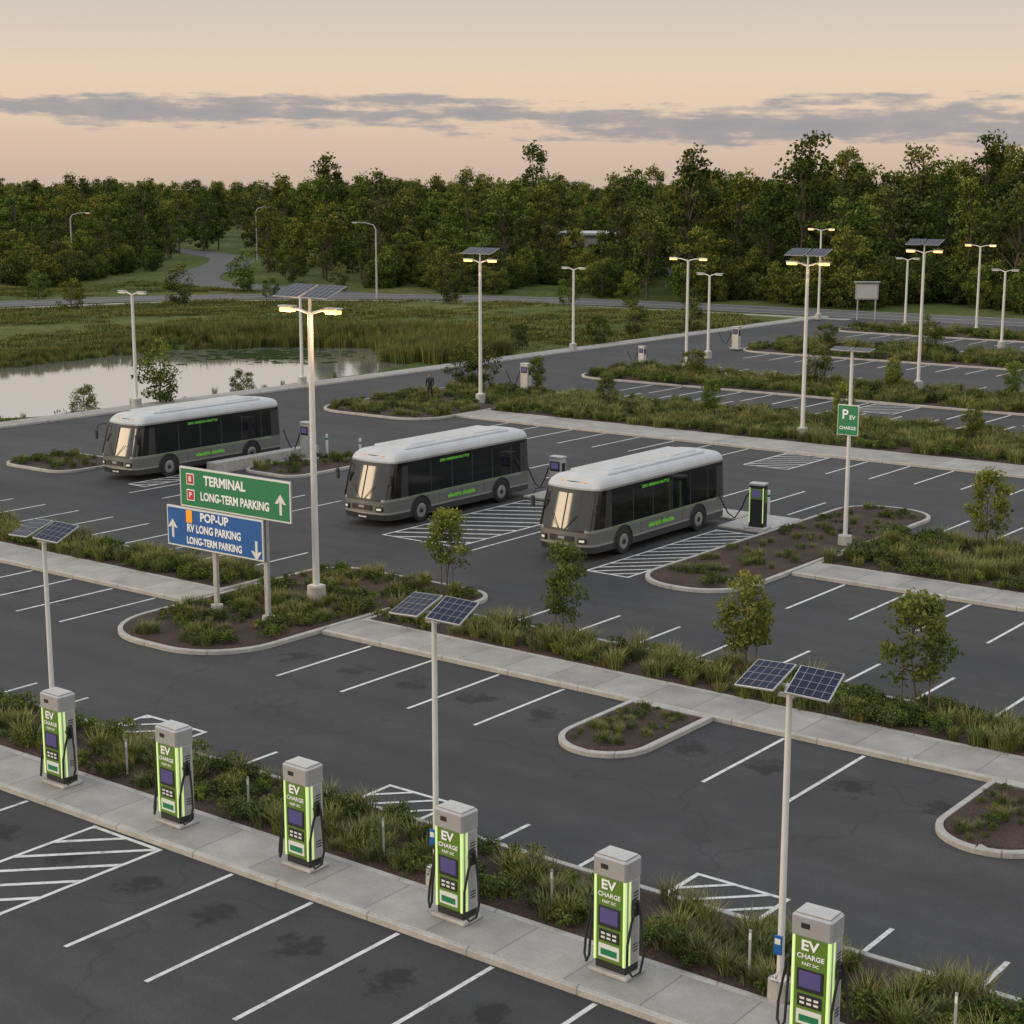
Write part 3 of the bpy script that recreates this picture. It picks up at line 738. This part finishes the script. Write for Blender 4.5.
# ---------------------------------------------------------------- EV chargers
def charger_mesh():
    mb=MB();w,d=.68,.42
    mb.box((0,0,.04),(w+.14,d+.14,.08),'conc',bev=.02)
    mb.box((0,0,.16),(w-.04,d-.04,.16),'dark',bev=.01)
    mb.box((0,.02,1.07),(w,d-.04,1.7),'cab',bev=.03)
    mb.box((0,-.01,2.06),(w+.02,d+.06,.40),'silver',bev=.035)
    mb.box((0,-.01,2.275),(w-.08,d-.04,.03),'cab',bev=.01)
    yf=-d/2
    mb.box((0,yf+.005,1.06),(w-.12,.05,1.62),'green',bev=.012)
    for s in(-1,1): mb.box((s*(w/2-.035),yf+.005,1.06),(.05,.056,1.64),'neon',bev=.008)
    mb.box((w/2+.004,.02,1.06),(.012,.20,1.56),'galv');mb.box((w/2+.008,-.12,1.06),(.014,.045,1.6),'neon')
    for zz in (.5,.56,.62,1.5,1.56,1.62): mb.box((w/2+.012,.05,zz),(.008,.14,.02),'dark')
    mb.box((0,yf-.024,1.12),(.46,.02,.40),'dark',bev=.008);mb.box((0,yf-.036,1.14),(.37,.008,.29),'screen')
    mb.box((0,yf-.024,.76),(.42,.02,.22),'dark',bev=.006)
    for i in range(3):
        for j in range(2): mb.box((-.12+.12*i,yf-.036,.72+.08*j),(.08,.01,.04),'label')
    mb.box((0,yf-.024,.46),(.44,.014,.26),'label',bev=.004);mb.box((0,yf-.033,.44),(.34,.006,.12),'signgreen')
    mb.box((-.1,yf-.034,2.08),(.16,.02,.1),'dark',bev=.006)
    for s in(-1,1):
        mb.box((s*(w/2+.05),-.02,1.35),(.1,.14,.3),'dark',bev=.02)
        x=s*(w/2+.10)
        mb.tube([(x,-.02,1.5),(x+s*.06,-.03,1.3),(x+s*.12,-.05,.9),(x+s*.17,-.08,.5),(x+s*.15,-.14,.22),(x+s*.05,-.22,.13),(x-s*.04,-.26,.28),(x-s*.05,-.24,.7),(x-s*.03,-.16,1.1),(x,-.1,1.36)],.024,'rubber',8)
        mb.tube([(x,-.1,1.30),(x,-.14,1.42)],[.03,.045],'dark',8)
    return mb.obj('body',link=False).data
cm=charger_mesh()
for x in (-30.15,-26.25,-22.45,-18.52,-14.95,-11.15):
    e=empty('ev_charger',(x,22.38,.135),rad(R.uniform(-2,2)));e.scale=(1,1,.95)
    place('body',cm,(0,0,0),0,1,e)
    text('EV',.25,(-.02,-.242,1.73),'textw',e,sx=1.1,bold=.03);text('CHARGE',.12,(0,-.242,1.54),'textw',e);text('FAST DC',.075,(0,-.242,1.41),'textw',e)
def bcharger(gr=True):
    mb=MB();mb.box((0,0,.06),(.9,.7,.12),'conc',bev=.02);mb.box((0,0,.95),(.62,.42,1.68),'cab' if not gr else 'dark',bev=.03)
    mb.box((0,-.215,1.45),(.5,.03,.42),'green' if gr else 'dark',bev=.01);mb.box((0,-.235,1.47),(.36,.01,.28),'screen')
    for s in (-1,1): mb.box((s*.28,-.214,1.0),(.03,.03,1.4),'neon' if gr else 'silver')
    mb.box((.313,0,1.35),(.02,.26,.5),'green' if gr else 'dark',bev=.005)
    mb.box((0,0,1.83),(.66,.46,.1),'silver',bev=.02)
    mb.tube([(-.33,0,1.5),(-.5,0,1.3),(-.7,0,.8),(-1.0,.05,.35),(-1.3,.1,.5),(-1.6,.1,1.0),(-1.75,.1,1.3)],.03,'rubber',8)
    return mb.obj('bus_charger',link=False).data
bc=bcharger();bc2=bcharger(False)
place('bus_charger',bc,(-31.9,57.4,.06),rad(8));place('bus_charger',bc2,(-42.3,58.2,.0));place('bus_charger',bc2,(-57.9,58.6,.12))
place('charging_cabinet',bc2,(-66.0,87.2,.12));place('charging_cabinet',bc2,(-69.2,106.0,.02),0,.8);place('charging_cabinet',bc2,(-69.8,121.1,.1))
mb=MB();slab(mb,-33.5,-31.45,57.0,60.2,0,.09,'conc');slab(mb,-36.6,-33.6,58.6,60.2,0,.1,'conc');mb.obj('concrete_pad')
mb=MB();slab(mb,-43.6,-41.2,57.4,60.0,0,.09,'conc');mb.obj('concrete_pad')
mb=MB();slab(mb,-59.3,-58.7,53.2,60.2,0,.55,'conc');mb.obj('concrete_barrier')
for (x,y) in ((-58.8,60.9),(-56.5,60.9),(-33.2,60.6),(-41,60.6)):
    mb=MB();mb.cyl((0,0,0),(0,0,1.0),.07,.07,'steel_white',12);mb.cyl((0,0,.98),(0,0,1.03),.072,.05,'steel_white',12);mb.cyl((0,0,.75),(0,0,.85),.074,.074,'signgreen',12)
    o=mb.obj('bollard');o.location=(x,y,0)
mb=MB();mb.box((0,0,.45),(.05,.02,.9),'galv',bev=.004);mb.box((0,-.012,.78),(.045,.004,.12),'label');sk=mb.obj('marker_stake',link=False).data
for x in (-29.3,-25.3,-21.4,-17.2,-15.6,-13.0,-9.3): place('marker_stake',sk,(x,23.55,.12),R.uniform(-.3,.3))
# ---------------------------------------------------------------- pedestrian
e=empty('pedestrian',(-67.8,79.6,.145),rad(25))
def skin(name,V,E,rads,mat,root=0,sub=2):
    me=bpy.data.meshes.new(name);me.from_pydata(V,E,[]);me.materials.append(M[mat])
    o=bpy.data.objects.new(name,me);COL.objects.link(o);o.parent=e
    o.modifiers.new('skin','SKIN')
    if not me.skin_vertices: return o
    for v,r in zip(me.skin_vertices[0].data,rads): v.radius=r if hasattr(r,'__len__') else (r,r)
    me.skin_vertices[0].data[root].use_root=True
    s_=o.modifiers.new('sub','SUBSURF');s_.levels=sub;s_.render_levels=sub
    return o
skin('trousers',[(0,0,.93),(-.09,0,.88),(-.10,-.12,.50),(-.10,-.14,.10),(.09,0,.88),(.10,.06,.50),(.10,.20,.11)],[(0,1),(1,2),(2,3),(0,4),(4,5),(5,6)],[(.14,.11),.095,.065,.05,.095,.065,.05],'trousers')
skin('jacket',[(0,0,.92),(0,0,1.15),(0,0,1.38),(0,0,1.46),(-.19,0,1.40),(-.25,.06,1.14),(-.24,-.08,.92),(.19,0,1.40),(.25,-.05,1.14),(.24,-.16,.94)],
     [(0,1),(1,2),(2,3),(2,4),(4,5),(5,6),(2,7),(7,8),(8,9)],[(.16,.115),(.15,.11),(.17,.11),.06,.065,.05,.038,.065,.05,.038],'jacket')
skin('head',[(0,0,1.47),(0,-.01,1.54),(0,-.015,1.62),(0,-.01,1.71),(0,-.115,1.615)],[(0,1),(1,2),(2,3),(2,4)],[.05,.055,(.078,.095),.06,.014],'skin')
skin('hair',[(0,.03,1.60),(0,.02,1.68),(0,.0,1.745)],[(0,1),(1,2)],[.07,.09,.06],'hair')
for s,(hx,hy,hz) in ((-1,(-.24,-.10,.88)),(1,(.24,-.185,.90))):
    V=[(hx,hy,hz),(hx,hy-.015,hz-.07)];E=[(0,1)];r=[.028,(.035,.018)]
    for k in range(4):
        i=len(V);oy=-.028+.018*k;L_=(.06,.075,.07,.055)[k];V+=[(hx,hy-.015+oy,hz-.085),(hx-s*.006,hy-.012+oy,hz-.085-L_*.55),(hx-s*.022,hy-.01+oy,hz-.085-L_)];E+=[(1,i),(i,i+1),(i+1,i+2)];r+=[.009,.009,.008]
    i=len(V);V+=[(hx-s*.01,hy-.055,hz-.05),(hx-s*.02,hy-.065,hz-.09)];E+=[(0,i),(i,i+1)];r+=[.010,.009]
    skin('hand',V,E,r,'skin',0,1)
mb=MB()
for x,y in ((-.10,-.17),(.10,.17)): mb.box((x,y-.02,.05),(.095,.27,.09),'dark',bev=.035)
for s in(-1,1): mb.tube([(s*.03,-.098,1.635),(s*.03,-.106,1.635)],[.012,.010],'label',8);mb.tube([(s*.079,0,1.64),(s*.079,0,1.60)],[.016,.012],'skin',6)
mb.box((0,-.105,1.575),(.04,.008,.010),'red')
mb.obj('shoes_and_face',e)
# ---------------------------------------------------------------- buses
def bus(loc):
    e=empty('shuttle_bus',loc);mb=MB()
    L=9.4
    zs=[.30,.54,.62,1.06,1.16,2.42,2.56,2.64]
    yl=[0,.03,.10,.22,.42,.8,1.2,1.25,2.65,2.7,4.0,4.05,5.35,5.4,6.7,6.75,8.0,8.05,8.7,9.1,9.3,L]
    def w(y):
        t=[(0,.92),(.03,1.02),(.10,1.11),(.22,1.19),(.42,1.25),(.8,1.285),(1.2,1.3),(8.7,1.3),(9.1,1.29),(9.3,1.26),(9.4,1.18)]
        for a,b in zip(t,t[1:]):
            if a[0]<=y<=b[0]: return a[1]+(b[1]-a[1])*(y-a[0])/(b[0]-a[0])
        return 1.18
    arc=[(.985,2.74,0),(.94,2.85,0),(.86,2.93,0),(.7,2.98,0),(.4,3.01,0),(0,3.02,0)]
    rings=[]
    for y in yl:
        ww=w(y);ring=[]
        fade=max(0,1-y/1.2);rf=max(0,1-(L-y)/1.0)
        def q(xf,z):
            tum=1-.03*max(0,(z-1.2))/1.6
            zz=z
            if z>2.6: zz=z-(.22*fade*fade+.06*rf)*(z-2.6)/.42
            yy=y+fade*(.30*max(0,z-1.1)+.12*max(0,z-2.3)+(.06 if z<.5 else 0))-rf*.05*max(0,z-1.2)
            return (ww*tum*xf,yy,zz)
        left=[q(-1,z) for z in zs]+[q(-a[0],a[1]) for a in arc]
        right=[q(a[0],a[1]) for a in arc[:-1]][::-1]+[q(1,z) for z in zs][::-1]
        rings.append(left+right)
    n=len(rings[0]);nz=len(zs)
    def side_z(i):
        if i<nz-1: return i
        if i>=n-nz: return n-2-i
        return None
    for j in range(len(yl)-1):
        a=yl[j];pil=(yl[j+1]-a)<.06 and a>1
        for i in range(n-1):
            sz=side_z(i);smooth=False
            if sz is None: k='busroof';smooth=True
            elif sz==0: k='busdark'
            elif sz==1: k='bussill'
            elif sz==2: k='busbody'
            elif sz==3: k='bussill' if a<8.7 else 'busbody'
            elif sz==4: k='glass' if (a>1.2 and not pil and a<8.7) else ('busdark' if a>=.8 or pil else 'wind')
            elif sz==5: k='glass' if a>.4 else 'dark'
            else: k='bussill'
            r0,r1=rings[j],rings[j+1]
            mb.add([r0[i],r1[i],r1[i+1],r0[i+1]],[(0,1,2,3)],k,smooth)
    for ring,fr_ in ((rings[0],True),(rings[-1],False)):
        for i in range(nz-1+5):
            a,b=ring[i],ring[i+1];c,d=ring[n-2-i],ring[n-1-i]
            if i<nz-1:
                k=['busdark','bussill','busbody','dark','wind','dark','bussill'][i] if fr_ else ['busdark','busbody','busbody','busbody','glass','busbody','busbody'][i]
            else: k='busroof'
            m=10;vs=[];
            for t in range(m+1):
                f=t/m;bl=.13*(1-(2*f-1)**2)*(1 if fr_ else -.3)
                vs.append((a[0]+(d[0]-a[0])*f,a[1]-bl,a[2]));vs.append((b[0]+(c[0]-b[0])*f,b[1]-bl,b[2]))
            mb.add(vs,[(2*t,2*t+2,2*t+3,2*t+1) for t in range(m)],k,True)
    for s in(-1,1): mb.tube([(s*1.12,.075,1.14),(s*1.10,.27,1.8),(s*1.075,.49,2.46)],.035,'dark',6)
    mb.tube([(0,-.135,1.14),(0,.07,1.8),(0,.27,2.44)],.016,'dark',6)
    mb.box((0,L/2,.33),(2.3,L-.5,.06),'dark')
    for y in (2.0,7.3):
        for s in(-1,1):
            x=s*1.3
            pts=[(x+s*.006,y+.60*math.cos(a),.50+.60*math.sin(a)) for a in [math.pi*t/14 for t in range(15)]]+[(x+s*.006,y-.60,.28),(x+s*.006,y+.60,.28)]
            mb.add(pts,[list(range(len(pts)))],'dark')  # flat dark sheet stands in for the shade of an uncut wheel arch
            mb.tube([(x+s*.012,y+.61*math.cos(a),.50+.61*math.sin(a)) for a in [math.pi*t/14 for t in range(15)]],.022,'busdark',6)
            mb.tube([(x-s*.22,y,.48),(x-s*.0,y,.48),(x+s*.03,y,.48)],[.48,.48,.44],'rubber',24)
            mb.tube([(x+s*.03,y,.48),(x+s*.036,y,.48)],[.29,.27],'chrome',20)
            mb.tube([(x+s*.036,y,.48),(x+s*.06,y,.48)],[.11,.09],'dark',12)
            for b_ in range(8):
                aa=b_*math.pi/4;mb.cyl((x+s*.03,y+.19*math.cos(aa),.48+.19*math.sin(aa)),(x+s*.05,y+.19*math.cos(aa),.48+.19*math.sin(aa)),.022,.02,'silver',6)
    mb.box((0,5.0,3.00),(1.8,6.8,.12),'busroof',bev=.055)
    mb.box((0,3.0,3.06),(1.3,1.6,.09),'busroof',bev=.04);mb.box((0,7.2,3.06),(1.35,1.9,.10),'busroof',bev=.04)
    for y in (4.3,4.95,5.6): mb.box((0,y,3.062),(1.2,.5,.02),'cab',bev=.006)
    for s in(-1,1):
        mb.box((s*1.303,4.65,1.11),(.012,6.8,.035),'green');mb.box((s*1.303,4.65,.535),(.012,3.9,.03),'busdark')
    for y in (3.2,4.6,6.1): mb.box((1.302,y,.83),(.006,.012,.42),'busdark')
    for s in(-1,1):
        mb.box((s*.86,.00,.76),(.36,.14,.22),'dark',rot=Matrix.Rotation(s*rad(24),3,'Z'),bev=.04)
        mb.box((s*.86,-.055,.76),(.22,.06,.11),'headl',rot=Matrix.Rotation(s*rad(24),3,'Z'),bev=.02)
        mb.box((s*1.0,.10,.98),(.12,.06,.05),'amber',bev=.01)
        mb.tube([(s*1.15,.45,2.5),(s*1.38,.15,2.45),(s*1.42,.05,2.25)],.022,'dark',6)
        mb.box((s*1.42,.03,2.0),(.16,.1,.42),'dark',bev=.03)
        mb.tube([(s*.15,-.14,1.16),(s*.55,.02,1.66)],.014,'dark',5)
    mb.box((0,-.12,.80),(1.05,.04,.22),'dark',bev=.02);mb.box((0,-.145,.82),(.3,.02,.1),'chrome',bev=.02);mb.box((0,-.08,.44),(.42,.04,.12),'label',bev=.005)
    for s in(-1,1): mb.box((s*.5,.62,2.80),(.12,.06,.04),'amber',bev=.01)
    for s in(-1,1): mb.box((s*1.05,L+.01,1.0),(.16,.05,.4),'red',bev=.02)
    mb.obj('body',e)
    text('electric shuttle',.26,(1.315,4.6,.83),'textg',e,(math.pi/2,0,math.pi/2),sx=1.15,bold=.03)
    text('ZERO EMISSION SHUTTLE',.15,(1.280,4.2,2.36),'textg',e,(math.pi/2,0,math.pi/2),sx=1.1,bold=.02)
    return e
bus((-35.05,48.6,.004));bus((-44.95,48.6,.004));bus((-61.3,49.5,.004))
e=empty('distant_building',(-142,215,0),rad(30));mb=MB()
mb.box((0,0,3),(22,12,6),'conc',bev=.05)
for i in range(6): mb.box((-8.5+3.4*i,-6.03,3.4),(2,.06,1.6),'glass')
mb.box((0,0,6.2),(23,13,.4),'cab',bev=.05);mb.box((9.5,-6.04,1.2),(1.4,.08,2.4),'dark');mb.obj('walls_windows_roof',e)
# ---------------------------------------------------------------- world
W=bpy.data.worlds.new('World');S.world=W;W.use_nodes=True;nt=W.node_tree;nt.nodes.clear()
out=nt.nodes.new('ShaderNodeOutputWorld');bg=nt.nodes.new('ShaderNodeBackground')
sky=nt.nodes.new('ShaderNodeTexSky');sky.sky_type='NISHITA';sky.sun_disc=False
SUN=Vector((-.792,-.610,0))*.9+Vector((.61,-.792,0))*.2
SUN.normalize();elev=rad(12)
sky.sun_elevation=elev;sky.sun_rotation=math.atan2(SUN.x,SUN.y)
tc=nt.nodes.new('ShaderNodeTexCoord').outputs['Generated']
sp=nt.nodes.new('ShaderNodeSeparateXYZ');lk(nt,tc,sp.inputs[0]);z=sp.outputs[2]
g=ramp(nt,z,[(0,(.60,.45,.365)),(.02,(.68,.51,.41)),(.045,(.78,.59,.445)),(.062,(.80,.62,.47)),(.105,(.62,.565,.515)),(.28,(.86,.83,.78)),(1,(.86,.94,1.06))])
dt=nt.nodes.new('ShaderNodeVectorMath');dt.operation='DOT_PRODUCT';lk(nt,tc,dt.inputs[0]);dt.inputs[1].default_value=(.792,.610,0)
A=dt.outputs['Value']
zc=mth(nt,'ADD',mth(nt,'MULTIPLY',A,-.022),.0375)
wd=mth(nt,'ADD',mth(nt,'MULTIPLY',A,.012),.0105)
n1=noise(nt,mapped(nt,tc,(6,6,85)),1.0,5,.62)
n2=noise(nt,mapped(nt,tc,(34,34,130)),1.0,4,.6)
band=mth(nt,'SUBTRACT',1,mth(nt,'ABSOLUTE',mth(nt,'DIVIDE',mth(nt,'SUBTRACT',z,zc),wd)))
band=mth(nt,'MAXIMUM',band,-1.2)
f=mth(nt,'ADD',mth(nt,'MULTIPLY',n1,.62),mth(nt,'MULTIPLY',n2,.38))
f=mth(nt,'ADD',f,mth(nt,'MULTIPLY',band,.18))
cf=ramp(nt,f,[(.51,0),(.60,.85),(.75,1)])
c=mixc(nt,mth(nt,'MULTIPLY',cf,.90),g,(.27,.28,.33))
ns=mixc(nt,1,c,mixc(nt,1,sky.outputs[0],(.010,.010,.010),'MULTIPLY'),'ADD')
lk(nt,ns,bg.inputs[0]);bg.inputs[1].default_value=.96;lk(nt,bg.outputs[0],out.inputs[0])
sl=bpy.data.lights.new('sun','SUN');sl.energy=1.35;sl.angle=rad(24);sl.color=(1,.76,.50)
so_=bpy.data.objects.new('sun',sl);COL.objects.link(so_)
d=Vector((SUN.x*math.cos(elev),SUN.y*math.cos(elev),math.sin(elev)))
so_.rotation_euler=d.to_track_quat('Z','Y').to_euler()
# ---------------------------------------------------------------- camera
cam=bpy.data.cameras.new('camera');cam.sensor_width=36;cam.lens=1670/1024*36;cam.clip_end=6000;cam.clip_start=.5
co=bpy.data.objects.new('camera',cam);co.location=(0,0,13.5);co.rotation_euler=(rad(90-11.1),0,rad(37.6));COL.objects.link(co);S.camera=co
S.view_settings.view_transform='Standard';S.view_settings.look='None';S.view_settings.exposure=0
